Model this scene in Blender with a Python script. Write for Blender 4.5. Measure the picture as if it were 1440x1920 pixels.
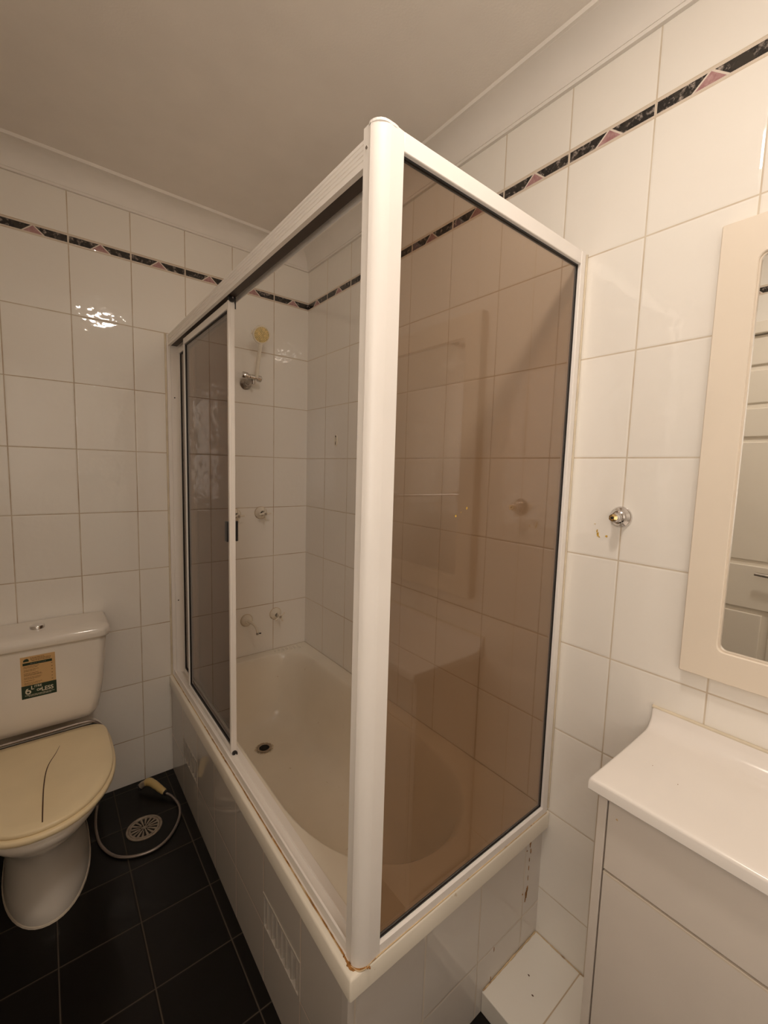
import bpy, bmesh, math, random
from mathutils import Vector, Matrix
random.seed(7)
PI = math.pi
for o in list(bpy.data.objects):
    bpy.data.objects.remove(o, do_unlink=True)
SC = bpy.context.scene
COL = SC.collection

# ------------------------------------------------------------------ camera, world, exposure
# world frame: x = 0 is the mirror wall, y = 0 the toilet wall, z = 0 the floor
F_PX = 808.2
YAW, PITCH, ROLL = 0.6703, -0.0984, 0.0287
CAM = Vector((-1.098, -2.056, 2.203 - 0.7928))
d = Vector((math.sin(YAW) * math.cos(PITCH), math.cos(YAW) * math.cos(PITCH), math.sin(PITCH)))
r0 = d.cross(Vector((0, 0, 1))).normalized()
u0 = r0.cross(d)
r_ = math.cos(ROLL) * r0 + math.sin(ROLL) * u0
u_ = -math.sin(ROLL) * r0 + math.cos(ROLL) * u0
cd = bpy.data.cameras.new('camera')
cam = bpy.data.objects.new('camera', cd)
COL.objects.link(cam)
M = Matrix((r_, u_, -d)).transposed().to_4x4()
M.translation = CAM
cam.matrix_world = M
cd.sensor_fit = 'VERTICAL'
cd.sensor_height = 24.0
cd.sensor_width = 18.0
cd.lens = F_PX / 1920 * 24.0
cd.clip_start = 0.02
SC.camera = cam
SC.view_settings.view_transform = 'Standard'
SC.view_settings.look = 'None'
SC.view_settings.gamma = 1.0
SC.view_settings.use_curve_mapping = False
SC.view_settings.exposure = 0.06
SC.cycles.max_bounces = 24          # white tiled room: light keeps bouncing
SC.cycles.diffuse_bounces = 18
SC.cycles.glossy_bounces = 8
SC.cycles.transparent_max_bounces = 24
w = bpy.data.worlds.new('world')
SC.world = w
w.use_nodes = True
w.node_tree.nodes['Background'].inputs[0].default_value = (0.02, 0.018, 0.015, 1)
w.node_tree.nodes['Background'].inputs[1].default_value = 1.0
LAMP_STRENGTH = 92.0
FILL_STRENGTH = 2.9  # glow of the unseen fill panel added in the left wall
FILL_COLOR = (1.0, 0.88, 0.77)
LAMP_COLOR = (1.0, 0.87, 0.745)

# ------------------------------------------------------------------ node helpers
class NT:
    def __init__(s, name):
        s.m = bpy.data.materials.new(name)
        s.m.use_nodes = True
        s.t = s.m.node_tree
        s.bsdf = s.t.nodes['Principled BSDF']
    def n(s, typ, **k):
        nd = s.t.nodes.new(typ)
        for a, b in k.items():
            setattr(nd, a, b)
        return nd
    def link(s, a, b):
        s.t.links.new(a, b)
    def put(s, inp, v):
        if isinstance(v, bpy.types.NodeSocket):
            s.link(v, inp)
        else:
            inp.default_value = v
    def math(s, op, a, b=None, c=None, clamp=False):
        nd = s.n('ShaderNodeMath', operation=op)
        nd.use_clamp = clamp
        s.put(nd.inputs[0], a)
        if b is not None: s.put(nd.inputs[1], b)
        if c is not None: s.put(nd.inputs[2], c)
        return nd.outputs[0]
    def rng(s, v, a, b, c=0.0, e=1.0):
        nd = s.n('ShaderNodeMapRange')
        s.put(nd.inputs[0], v)
        for i, x in enumerate((a, b, c, e)): nd.inputs[i + 1].default_value = x
        return nd.outputs[0]
    def mix(s, f, a, b):
        nd = s.n('ShaderNodeMix', data_type='RGBA')
        s.put(nd.inputs[0], f)
        for i, v in ((6, a), (7, b)):
            s.put(nd.inputs[i], v if isinstance(v, bpy.types.NodeSocket) else tuple(v) + (1,) if len(v) == 3 else v)
        return nd.outputs[2]
    def coord(s):
        tc = s.n('ShaderNodeTexCoord')
        sp = s.n('ShaderNodeSeparateXYZ')
        s.link(tc.outputs['Object'], sp.inputs[0])
        return tc.outputs['Object'], sp.outputs
    def noise(s, vec, scale, detail=2.0, rough=0.5):
        nd = s.n('ShaderNodeTexNoise')
        s.link(vec, nd.inputs['Vector'])
        nd.inputs['Scale'].default_value = scale
        nd.inputs['Detail'].default_value = detail
        nd.inputs['Roughness'].default_value = rough
        return nd.outputs['Fac']
    def bump(s, h, strength, dist, normal=None):
        nd = s.n('ShaderNodeBump')
        s.put(nd.inputs['Height'], h)
        nd.inputs['Strength'].default_value = strength
        nd.inputs['Distance'].default_value = dist
        if normal is not None: s.link(normal, nd.inputs['Normal'])
        return nd.outputs['Normal']

def plain(name, col, rough=0.4, metal=0.0, var=0.0, vscale=8.0, bump=0.0, bscale=60.0, dirt=None, dirt_amt=0.0, dscale=20.0, spec=0.5, coat=0.0):
    t = NT(name)
    vec, _ = t.coord()
    c = tuple(col) + (1,)
    if var > 0:
        nz = t.noise(vec, vscale, 3)
        c = t.mix(t.rng(nz, 0.3, 0.7), tuple(x * (1 - var) for x in col), tuple(min(1, x * (1 + var * 0.5)) for x in col))
    if dirt is not None:
        nz = t.noise(vec, dscale, 5, 0.65)
        lo = 0.62 - dirt_amt * 0.3
        c = t.mix(t.rng(nz, lo, lo + 0.1), c, dirt)
    t.put(t.bsdf.inputs['Base Color'], c)
    t.bsdf.inputs['Roughness'].default_value = rough
    t.bsdf.inputs['Metallic'].default_value = metal
    t.bsdf.inputs['Specular IOR Level'].default_value = spec
    t.bsdf.inputs['Coat Weight'].default_value = coat
    if bump > 0:
        t.link(t.bump(t.noise(vec, bscale, 3), bump, 0.002), t.bsdf.inputs['Normal'])
    return t.m

def tile_mat(name, ua, uo, uw, va, vo, vh, base, grout, half=0.0013, rough=0.04, wav=0.16, border=False, dirty=0.0, wscale=30.0, tint=0.03, spec=0.75):
    """grid of glazed tiles: axis ua/va of the object's coordinates, origins uo/vo, pitch uw/vh"""
    t = NT(name)
    vec, xyz = t.coord()
    u, v = xyz[ua], xyz[va]
    un = t.math('DIVIDE', t.math('SUBTRACT', u, uo), uw)
    vn = t.math('DIVIDE', t.math('SUBTRACT', v, vo), vh)
    fu, fv = t.math('FRACT', un), t.math('FRACT', vn)
    du = t.math('MULTIPLY', t.math('MINIMUM', fu, t.math('SUBTRACT', 1.0, fu)), uw)
    dv = t.math('MULTIPLY', t.math('MINIMUM', fv, t.math('SUBTRACT', 1.0, fv)), vh)
    iu, iv = t.math('FLOOR', un), t.math('FLOOR', vn)
    if border:
        # above the strip there are no more horizontal joints of the grid
        above = t.math('GREATER_THAN', v, 2.21)
        dv = t.math('ADD', dv, above)
        dv = t.math('MINIMUM', dv, t.math('ABSOLUTE', t.math('SUBTRACT', v, 2.2405)))
    wob = t.math('MULTIPLY', t.math('SUBTRACT', t.noise(vec, 9, 3), 0.5), 0.0008)
    dd = t.math('ADD', t.math('MINIMUM', du, dv), wob)
    g = t.rng(dd, half + 0.0008, half)          # 1 in grout
    comb = t.n('ShaderNodeCombineXYZ')
    t.link(iu, comb.inputs[0]); t.link(iv, comb.inputs[1])
    wn = t.n('ShaderNodeTexWhiteNoise')
    t.link(comb.outputs[0], wn.inputs['Vector'])
    tcol = t.mix(wn.outputs['Value'], tuple(x * (1 - tint) for x in base), base)
    mott = t.rng(t.noise(vec, 5, 2), 0.35, 0.7)
    tcol = t.mix(t.math('MULTIPLY', mott, 0.35), tcol, tuple(x * k for x, k in zip(base, (0.97, 0.945, 0.93))))
    gcol = t.mix(t.rng(t.noise(vec, 6, 4, 0.7), 0.42, 0.62), grout, tuple(x * k for x, k in zip(grout, (0.66, 0.52, 0.40))) if dirty else grout)
    if dirty:
        gcol = t.mix(dirty, grout, gcol)
    col = t.mix(g, tcol, gcol)
    rg = t.math('ADD', t.math('MULTIPLY', g, 0.6), rough)
    if border:
        z0, z1 = 2.2075, 2.2365
        bv = t.rng(v, z0 + 0.0025, z1 - 0.0025)
        inb = t.math('MULTIPLY', t.math('GREATER_THAN', v, z0 + 0.0025), t.math('LESS_THAN', v, z1 - 0.0025))
        band = t.math('MULTIPLY', t.math('GREATER_THAN', v, 2.2045), t.math('LESS_THAN', v, 2.239))
        a = t.math('ABSOLUTE', t.math('SUBTRACT', fu, 0.5))
        lim = t.math('MULTIPLY', t.math('SUBTRACT', 1.0, bv), 0.135)
        tri = t.math('MULTIPLY', t.math('LESS_THAN', a, lim), inb)
        dark = t.math('MULTIPLY', t.math('GREATER_THAN', a, t.math('ADD', lim, 0.028)), t.math('LESS_THAN', a, 0.487))
        dark = t.math('MULTIPLY', dark, inb)
        mar = t.noise(vec, 55, 6, 0.75)
        mcol = t.mix(t.rng(mar, 0.52, 0.66), (0.012, 0.010, 0.010), (0.42, 0.36, 0.32))
        mcol = t.mix(t.rng(t.noise(vec, 18, 2), 0.55, 0.6), mcol, (0.03, 0.025, 0.02))
        pcol = t.mix(t.rng(mar, 0.4, 0.65), (0.36, 0.18, 0.19), (0.52, 0.33, 0.32))
        # twisted rope edging
        rope = t.math('SINE', t.math('MULTIPLY', t.math('ADD', u, v), 1400.0))
        rcol = t.mix(t.rng(rope, -1, 1, 0.0, 0.35), (0.74, 0.66, 0.57), (0.46, 0.33, 0.24))
        edge = t.math('SUBTRACT', band, inb)
        col = t.mix(t.math('MULTIPLY', band, t.math('SUBTRACT', 1.0, g)), col, (0.74, 0.66, 0.58))
        col = t.mix(t.math('MULTIPLY', edge, t.math('SUBTRACT', 1.0, g)), col, rcol)
        col = t.mix(dark, col, mcol)
        col = t.mix(tri, col, pcol)
    t.link(col, t.bsdf.inputs['Base Color'])
    t.link(rg, t.bsdf.inputs['Roughness'])
    t.bsdf.inputs['Specular IOR Level'].default_value = spec
    # uneven glaze; each tile is warped its own way
    off = t.n('ShaderNodeVectorMath', operation='ADD')
    sc = t.n('ShaderNodeVectorMath', operation='SCALE')
    t.link(wn.outputs['Color'], sc.inputs[0]); sc.inputs['Scale'].default_value = 3.0
    t.link(vec, off.inputs[0]); t.link(sc.outputs[0], off.inputs[1])
    wv = t.noise(off.outputs[0], wscale, 1.5, 0.5)
    n1 = t.bump(wv, wav, 0.006)
    pil = t.rng(dd, half, half + 0.004)
    n2 = t.bump(pil, 0.35, 0.0012, n1)
    t.link(n2, t.bsdf.inputs['Normal'])
    return t.m

def glass_mat(name, tint, refl=1.0):
    t = NT(name)
    t.t.nodes.remove(t.bsdf)
    out = [n for n in t.t.nodes if n.type == 'OUTPUT_MATERIAL'][0]
    tr = t.n('ShaderNodeBsdfTransparent'); tr.inputs[0].default_value = tuple(tint) + (1,)
    gl = t.n('ShaderNodeBsdfGlossy'); gl.inputs['Roughness'].default_value = 0.015
    gl.inputs[0].default_value = (refl, refl, refl, 1)
    fr = t.n('ShaderNodeFresnel')
    ge = t.n('ShaderNodeNewGeometry')
    t.link(t.rng(ge.outputs['Backfacing'], 0, 1, 1.5, 1 / 1.5), fr.inputs[0])
    mx = t.n('ShaderNodeMixShader')
    t.link(fr.outputs[0], mx.inputs[0]); t.link(tr.outputs[0], mx.inputs[1]); t.link(gl.outputs[0], mx.inputs[2])
    t.link(mx.outputs[0], out.inputs[0])
    return t.m

TW = 0.2016
WHT = (0.89, 0.865, 0.815)
GR = (0.60, 0.52, 0.41)
MT = {}
MT['tile_back'] = tile_mat('glazed_tile_toilet_wall', 0, -0.1848, TW, 2, 2.2045, 0.25, WHT, GR, border=True, dirty=0.7)
MT['tile_right'] = tile_mat('glazed_tile_mirror_wall', 1, -0.1881, TW, 2, 2.2045, 0.25, WHT, (0.66, 0.59, 0.48), border=True, dirty=0.35)
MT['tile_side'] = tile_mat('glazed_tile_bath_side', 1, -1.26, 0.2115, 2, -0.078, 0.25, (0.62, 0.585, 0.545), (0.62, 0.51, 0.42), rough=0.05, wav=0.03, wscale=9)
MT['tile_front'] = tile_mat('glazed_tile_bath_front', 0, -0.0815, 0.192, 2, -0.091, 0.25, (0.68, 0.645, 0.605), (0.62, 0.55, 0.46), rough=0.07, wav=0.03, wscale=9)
MT['tile_step'] = tile_mat('glazed_tile_step', 1, -1.590, 0.25, 0, 0.05, 0.6, (0.80, 0.77, 0.71), (0.50, 0.40, 0.28), rough=0.12, wav=0.03, wscale=9)
MT['floor'] = tile_mat('black_floor_tile', 0, -0.708, 0.204, 1, -0.464, 0.2135, (0.0075, 0.006, 0.005), (0.075, 0.06, 0.045), half=0.0012, rough=0.3, wav=0.05, wscale=40, tint=0.25, spec=0.22)
MT['ceiling'] = plain('ceiling_paint', (0.85, 0.81, 0.765), 0.8, var=0.03, bump=0.15, bscale=180)
MT['cornice'] = plain('cornice_paint', (0.84, 0.81, 0.77), 0.6, var=0.03)
MT['frame'] = plain('white_powder_coat', (0.88, 0.85, 0.82), 0.32, var=0.02)
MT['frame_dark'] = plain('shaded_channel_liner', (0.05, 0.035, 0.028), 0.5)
MT['alu'] = plain('aluminium_track', (0.50, 0.47, 0.44), 0.38, metal=0.75)
MT['seal'] = plain('black_rubber_seal', (0.012, 0.010, 0.010), 0.5)
MT['blackpl'] = plain('black_plastic', (0.015, 0.014, 0.016), 0.3)
MT['glass'] = glass_mat('smoked_bronze_glass', (0.745, 0.66, 0.58))
MT['glass_door'] = glass_mat('smoked_bronze_door_glass', (0.62, 0.54, 0.475))
MT['bath'] = plain('cream_acrylic_bath', (0.84, 0.79, 0.69), 0.16, var=0.05, vscale=4, dirt=(0.50, 0.38, 0.24), dirt_amt=-0.2, dscale=30)
MT['rim'] = plain('bath_rim_enamel', (0.84, 0.79, 0.70), 0.18, var=0.04)
MT['silicone'] = plain('yellowed_silicone', (0.66, 0.50, 0.30), 0.4, var=0.2, vscale=20, dirt=(0.20, 0.09, 0.03), dirt_amt=0.25, dscale=18)
MT['silwhite'] = plain('aged_silicone', (0.72, 0.64, 0.50), 0.4, var=0.15, vscale=15)
MT['rust'] = plain('rust_stain', (0.38, 0.17, 0.035), 0.7, var=0.5, vscale=120)
MT['yellow'] = plain('old_glue', (0.62, 0.40, 0.06), 0.5, var=0.4, vscale=300)
MT['ceramic'] = plain('vitreous_china', (0.86, 0.815, 0.75), 0.1, var=0.03, vscale=3)
MT['vent'] = plain('vent_tile_glaze', (0.60, 0.56, 0.51), 0.12)
MT['seat'] = plain('yellowed_seat_plastic', (0.88, 0.75, 0.50), 0.28, var=0.06, vscale=5)
MT['crack'] = plain('crack_shadow_line', (0.10, 0.05, 0.025), 0.7)
MT['chrome'] = plain('chrome', (0.72, 0.70, 0.69), 0.12, metal=1.0)
MT['dullchrome'] = plain('dulled_chrome', (0.50, 0.46, 0.42), 0.28, metal=1.0, var=0.2, vscale=30)
MT['brass'] = plain('brass', (0.75, 0.55, 0.25), 0.25, metal=1.0)
MT['hole'] = plain('dark_hole', (0.01, 0.008, 0.006), 0.8)
MT['creampl'] = plain('cream_tap_enamel', (0.84, 0.78, 0.67), 0.25, var=0.05)
MT['creamhose'] = plain('cream_sprayer_plastic', (0.62, 0.46, 0.20), 0.35)
MT['rose'] = plain('limescaled_spray_face', (0.88, 0.70, 0.33), 0.4, var=0.25, vscale=90)
MT['hose'] = plain('braided_hose', (0.34, 0.29, 0.26), 0.38, metal=0.7)
MT['laminate'] = plain('pale_laminate', (0.72, 0.66, 0.60), 0.42, var=0.03, bump=0.05, bscale=260)
MT['lamedge'] = plain('laminate_edge', (0.70, 0.62, 0.52), 0.4)
MT['lamdark'] = plain('cabinet_gap', (0.10, 0.07, 0.05), 0.7)
MT['basin'] = plain('white_marble_resin', (0.86, 0.82, 0.78), 0.15, var=0.02)
MT['mframe'] = plain('cream_mirror_frame', (0.80, 0.715, 0.605), 0.42, var=0.02)
MT['mirror'] = plain('mirror_glass', (0.90, 0.90, 0.88), 0.01, metal=1.0)
MT['door'] = plain('cream_door_paint', (0.82, 0.77, 0.68), 0.4, var=0.02)
MT['sticker'] = plain('sticker_tan', (0.66, 0.43, 0.20), 0.5, var=0.05)
MT['green'] = plain('sticker_dark_green', (0.012, 0.035, 0.018), 0.45)
MT['print'] = plain('sticker_fine_print', (0.22, 0.13, 0.05), 0.6)
MT['white_print'] = plain('sticker_pale_print', (0.70, 0.66, 0.52), 0.6)
MT['drain'] = plain('worn_drain_metal', (0.42, 0.35, 0.28), 0.4, metal=0.6, var=0.25, vscale=60)
t = NT('lit_diffuser')
t.bsdf.inputs['Base Color'].default_value = (0.9, 0.87, 0.82, 1)
t.bsdf.inputs['Emission Color'].default_value = LAMP_COLOR + (1,)
t.bsdf.inputs['Emission Strength'].default_value = LAMP_STRENGTH
MT['lamp'] = t.m

t = NT('added_fill_glow')  # emission of the added fill panel, no daylight behind it
t.bsdf.inputs['Base Color'].default_value = (0.8, 0.8, 0.8, 1)
t.bsdf.inputs['Emission Color'].default_value = FILL_COLOR + (1,)
t.bsdf.inputs['Emission Strength'].default_value = FILL_STRENGTH
MT['fillpane'] = t.m

# ------------------------------------------------------------------ mesh helpers
class MB:
    def __init__(s):
        s.bm = bmesh.new()
    def quad(s, *pts):
        return s.bm.faces.new([s.bm.verts.new(p) for p in pts])
    def box(s, x0, x1, y0, y1, z0, z1):
        xs, ys, zs = sorted((x0, x1)), sorted((y0, y1)), sorted((z0, z1))
        v = [s.bm.verts.new((x, y, z)) for x in xs for y in ys for z in zs]
        for f in ((0, 1, 3, 2), (4, 6, 7, 5), (0, 4, 5, 1), (2, 3, 7, 6), (0, 2, 6, 4), (1, 5, 7, 3)):
            s.bm.faces.new([v[i] for i in f])
        return s
    def prism(s, pts, axis, a, b, caps=True):
        """polygon of 2-D points extruded along an axis from a to b"""
        def mk(p, t):
            return {0: (t, p[0], p[1]), 1: (p[0], t, p[1]), 2: (p[0], p[1], t)}[axis]
        A = [s.bm.verts.new(mk(p, a)) for p in pts]
        B = [s.bm.verts.new(mk(p, b)) for p in pts]
        n = len(pts)
        for i in range(n):
            s.bm.faces.new((A[i], A[(i + 1) % n], B[(i + 1) % n], B[i]))
        if caps:
            s.bm.faces.new(A[::-1]); s.bm.faces.new(B)
        return s
    def tube(s, pts, r, seg=14, caps=True):
        P = [Vector(p) for p in pts]
        n = len(P)
        R = r if isinstance(r, (list, tuple)) else [r] * n
        up = None
        rings = []
        for i in range(n):
            tg = (P[min(i + 1, n - 1)] - P[max(i - 1, 0)]).normalized()
            if up is None:
                up = Vector((0, 0, 1)) if abs(tg.z) < 0.9 else Vector((1, 0, 0))
            up = (up - tg * up.dot(tg)).normalized()
            sd = tg.cross(up)
            rings.append([s.bm.verts.new(P[i] + R[i] * (math.cos(2 * PI * k / seg) * up + math.sin(2 * PI * k / seg) * sd)) for k in range(seg)])
        for i in range(n - 1):
            for k in range(seg):
                s.bm.faces.new((rings[i][k], rings[i][(k + 1) % seg], rings[i + 1][(k + 1) % seg], rings[i + 1][k]))
        if caps:
            s.bm.faces.new(rings[0][::-1]); s.bm.faces.new(rings[-1])
        return s
    def lathe(s, prof, origin, axis, seg=32):
        """prof: (radius, distance along axis)"""
        o = Vector(origin); a = Vector(axis).normalized()
        e = (Vector((0, 0, 1)) if abs(a.z) < 0.9 else Vector((1, 0, 0)))
        e = (e - a * e.dot(a)).normalized(); f = a.cross(e)
        rings = []
        for r, h in prof:
            if r < 1e-6:
                rings.append([s.bm.verts.new(o + a * h)])
            else:
                rings.append([s.bm.verts.new(o + a * h + r * (math.cos(2 * PI * k / seg) * e + math.sin(2 * PI * k / seg) * f)) for k in range(seg)])
        for A, B in zip(rings[:-1], rings[1:]):
            if len(A) == 1 and len(B) == 1: continue
            for k in range(seg):
                k2 = (k + 1) % seg
                if len(A) == 1: s.bm.faces.new((A[0], B[k], B[k2]))
                elif len(B) == 1: s.bm.faces.new((A[k], B[0], A[k2]))
                else: s.bm.faces.new((A[k], B[k], B[k2], A[k2]))
        return s
    def loft(s, loops, cap0=True, cap1=True):
        L = [[s.bm.verts.new(p) for p in lp] for lp in loops]
        n = len(L[0])
        for A, B in zip(L[:-1], L[1:]):
            for k in range(n):
                s.bm.faces.new((A[k], A[(k + 1) % n], B[(k + 1) % n], B[k]))
        if cap0: s.bm.faces.new(L[0][::-1])
        if cap1: s.bm.faces.new(L[-1])
        return s
    def build(s, name, mat, parent=None, bevel=0.0, bseg=2, smooth=None, mats=None):
        bmesh.ops.recalc_face_normals(s.bm, faces=s.bm.faces)
        me = bpy.data.meshes.new(name)
        s.bm.to_mesh(me); s.bm.free()
        for m in ([mat] + (mats or [])): me.materials.append(MT[m] if isinstance(m, str) else m)
        o = bpy.data.objects.new(name, me)
        COL.objects.link(o)
        if parent is not None: attach(o, parent)
        if bevel > 0:
            md = o.modifiers.new('bevel', 'BEVEL'); md.width = bevel; md.segments = bseg; md.limit_method = 'ANGLE'; md.angle_limit = 0.6
            smooth = 35 if smooth is None else smooth
        if smooth:
            for p in me.polygons: p.use_smooth = True
            me.update()
            try:
                me.set_sharp_from_angle(angle=math.radians(smooth))
            except Exception:
                pass
        return o

WL = {}
def attach(o, p):
    o.parent = p
    o.location = -WL.get(p.name, Vector((0, 0, 0)))
    WL[o.name] = Vector((0, 0, 0))

def thing(name, label, cat, loc=(0, 0, 0), group=None):
    o = bpy.data.objects.new(name, None)
    o.empty_display_size = 0.05
    COL.objects.link(o)
    o.location = loc
    WL[o.name] = Vector(loc)
    tag(o, label, cat, group)
    return o
def tag(o, label, cat, group=None):
    o['label'] = label; o['category'] = cat
    if group: o['group'] = group
    return o
def struct(o, label=None):
    o['kind'] = 'structure'
    if label: o['label'] = label
    return o
def spline(pts, n=8):
    """Catmull-Rom through points"""
    P = [Vector(p) for p in pts]
    P = [P[0] * 2 - P[1]] + P + [P[-1] * 2 - P[-2]]
    out = []
    for i in range(1, len(P) - 2):
        for k in range(n):
            t = k / n
            a, b, c, e = P[i - 1], P[i], P[i + 1], P[i + 2]
            out.append(0.5 * ((2 * b) + (c - a) * t + (2 * a - 5 * b + 4 * c - e) * t * t + (3 * b - a - 3 * c + e) * t ** 3))
    out.append(P[-2])
    return out
def rrect(x0, x1, y0, y1, r, n=6):
    pts = []
    for cx, cy, a0 in ((x1 - r, y1 - r, 0), (x0 + r, y1 - r, 90), (x0 + r, y0 + r, 180), (x1 - r, y0 + r, 270)):
        for k in range(n + 1):
            a = math.radians(a0 + 90 * k / n)
            pts.append((cx + r * math.cos(a), cy + r * math.sin(a)))
    return pts

# ------------------------------------------------------------------ room shell
XL, YB, H = -1.40, -2.82, 2.472
struct(MB().box(XL - 0.1, 0.1, YB - 0.1, 0.1, -0.1, 0).build('floor', 'floor'))
struct(MB().box(XL - 0.1, 0.1, YB - 0.1, 0.1, H, H + 0.1).build('ceiling', 'ceiling'))
struct(MB().box(XL - 0.1, 0.1, 0, 0.1, 0, H).build('wall_back', 'tile_back'))
struct(MB().box(0, 0.1, YB, 0, 0, H).build('wall_right', 'tile_right'))
struct(MB().box(XL - 0.1, 0.1, YB - 0.1, YB, 0, H).build('wall_front', 'tile_back'))
DY0, DY1, DZ = -1.78, -0.96, 2.04        # doorway in the left wall
mb = MB()
WY0, WY1, WZ0, WZ1 = -2.72, -1.98, 1.05, 2.12     # opening for the added fill light, out of view beside the camera
mb.box(XL - 0.1, XL, DY1, 0, 0, H); mb.box(XL - 0.1, XL, DY0, DY1, DZ, H)
mb.box(XL - 0.1, XL, YB, WY0, 0, H); mb.box(XL - 0.1, XL, WY1, DY0, 0, H)
mb.box(XL - 0.1, XL, WY0, WY1, 0, WZ0); mb.box(XL - 0.1, XL, WY0, WY1, WZ1, H)
struct(mb.build('wall_left', 'tile_right'))

# plaster cove cornice, mitred at the corners
prof = [(0.0, 2.389), (0.010, 2.389), (0.010, 2.398)]
for k in range(9):
    a = PI - (PI / 2) * k / 8
    prof.append((0.078 + 0.066 * math.cos(a), 2.398 + 0.062 * math.sin(a)))
prof += [(0.078, 2.4605), (0.088, 2.4605), (0.088, H), (0.0, H)]
def cornice(name, kind):
    mb = MB()
    def pt(d_, z, end):
        if kind == 'back': return ((XL + d_ if end == 0 else -d_), -d_, z)
        if kind == 'front': return ((XL + d_ if end == 0 else -d_), YB + d_, z)
        if kind == 'right': return (-d_, (YB + d_ if end == 0 else -d_), z)
        return (XL + d_, (YB + d_ if end == 0 else -d_), z)
    A = [mb.bm.verts.new(pt(a, b, 0)) for a, b in prof]
    B = [mb.bm.verts.new(pt(a, b, 1)) for a, b in prof]
    n = len(prof)
    for i in range(n):
        mb.bm.faces.new((A[i], A[(i + 1) % n], B[(i + 1) % n], B[i]))
    mb.bm.faces.new(A[::-1]); mb.bm.faces.new(B)
    struct(mb.build(name, 'cornice', smooth=30))
for i, k in enumerate(('back', 'right', 'left', 'front')):
    cornice('trim_%d' % (i + 1), k)

# added window-shaped fill light, out of view: frame and glowing pane
wf = MB()
for a, b, c, e in ((WY0, WY0 + 0.04, WZ0, WZ1), (WY1 - 0.04, WY1, WZ0, WZ1), (WY0, WY1, WZ0, WZ0 + 0.04), (WY0, WY1, WZ1 - 0.04, WZ1), ((WY0 + WY1) / 2 - 0.018, (WY0 + WY1) / 2 + 0.018, WZ0, WZ1)):
    wf.box(XL - 0.075, XL - 0.03, a, b, c, e)
fill_frame = struct(wf.build('added_fill_panel', 'frame'))
MB().box(XL - 0.058, XL - 0.052, WY0 + 0.03, WY1 - 0.03, WZ0 + 0.03, WZ1 - 0.03).build('added_glow_pane', 'fillpane', fill_frame)
# panelled door in the left wall (seen in the mirror)
dr = MB()
dx = XL - 0.012
def panelled(mb, y0, y1, z0, z1, panels, x):
    ys = sorted({y0, y1, y0 + 0.105, y1 - 0.105})
    zs = [z0] + [z for p in panels for z in p] + [z1]
    mb.box(x - 0.035, x - 0.012, y0, y1, z0, z1)
    mb.box(x - 0.02, x, y0, y0 + 0.105, z0, z1)
    mb.box(x - 0.02, x, y1 - 0.105, y1, z0, z1)
    for i in range(0, len(zs), 2):
        mb.box(x - 0.02, x, y0 + 0.105, y1 - 0.105, zs[i], zs[i + 1])
    for a, b in panels:
        mb.box(x - 0.02, x - 0.004, y0 + 0.13, y1 - 0.13, a + 0.022, b - 0.022)
panelled(dr, DY0 + 0.003, DY1 - 0.003, 0.005, DZ - 0.003, [(0.2, 0.835), (1.03, 1.60), (1.725, 1.912)], dx)
door = struct(dr.build('door_1', 'door', bevel=0.004))
dh = MB()
dh.lathe([(0.0, 0.0), (0.026, 0.0), (0.026, 0.008), (0.012, 0.012), (0.010, 0.045), (0, 0.045)], (dx, -1.71, 1.0), (1, 0, 0), 24)
dh.tube([(dx + 0.04, -1.715, 1.0), (dx + 0.045, -1.67, 1.0), (dx + 0.045, -1.615, 1.003)], 0.008)
dh.build('door_handle', 'dullchrome', door, smooth=40)
ar = MB()
for a, b, c, e in ((DY0 - 0.05, DY0, 0, DZ + 0.05), (DY1, DY1 + 0.05, 0, DZ + 0.05), (DY0, DY1, DZ, DZ + 0.05)):
    ar.box(XL, XL + 0.014, a, b, c, e)
struct(ar.build('trim_5', 'door', bevel=0.003))

# ------------------------------------------------------------------ ceiling lamp
LX, LY = -0.73, -1.81
lm = thing('ceiling_lamp', 'round oyster light fitting on the ceiling behind the camera', 'ceiling light', (LX, LY, H))
MB().lathe([(0, 0), (0.102, 0), (0.102, 0.018), (0.088, 0.022), (0, 0.022)], (LX, LY, H), (0, 0, -1), 48).build('base_ring', 'frame', lm, smooth=40)
pr = [(0.086, 0.022)] + [(0.086 * math.cos(a * PI / 20), 0.022 + 0.022 * math.sin(a * PI / 20)) for a in range(1, 10)] + [(0, 0.044)]
MB().lathe(pr, (LX, LY, H), (0, 0, -1), 48).build('diffuser', 'lamp', lm, smooth=60)

# ------------------------------------------------------------------ tiled bath surround
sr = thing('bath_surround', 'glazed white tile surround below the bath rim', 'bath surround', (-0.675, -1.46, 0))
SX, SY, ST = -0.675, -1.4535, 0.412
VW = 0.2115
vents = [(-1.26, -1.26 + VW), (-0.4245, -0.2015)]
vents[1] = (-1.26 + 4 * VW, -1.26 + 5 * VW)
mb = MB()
vz0, vz1 = 0.172, 0.272
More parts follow.
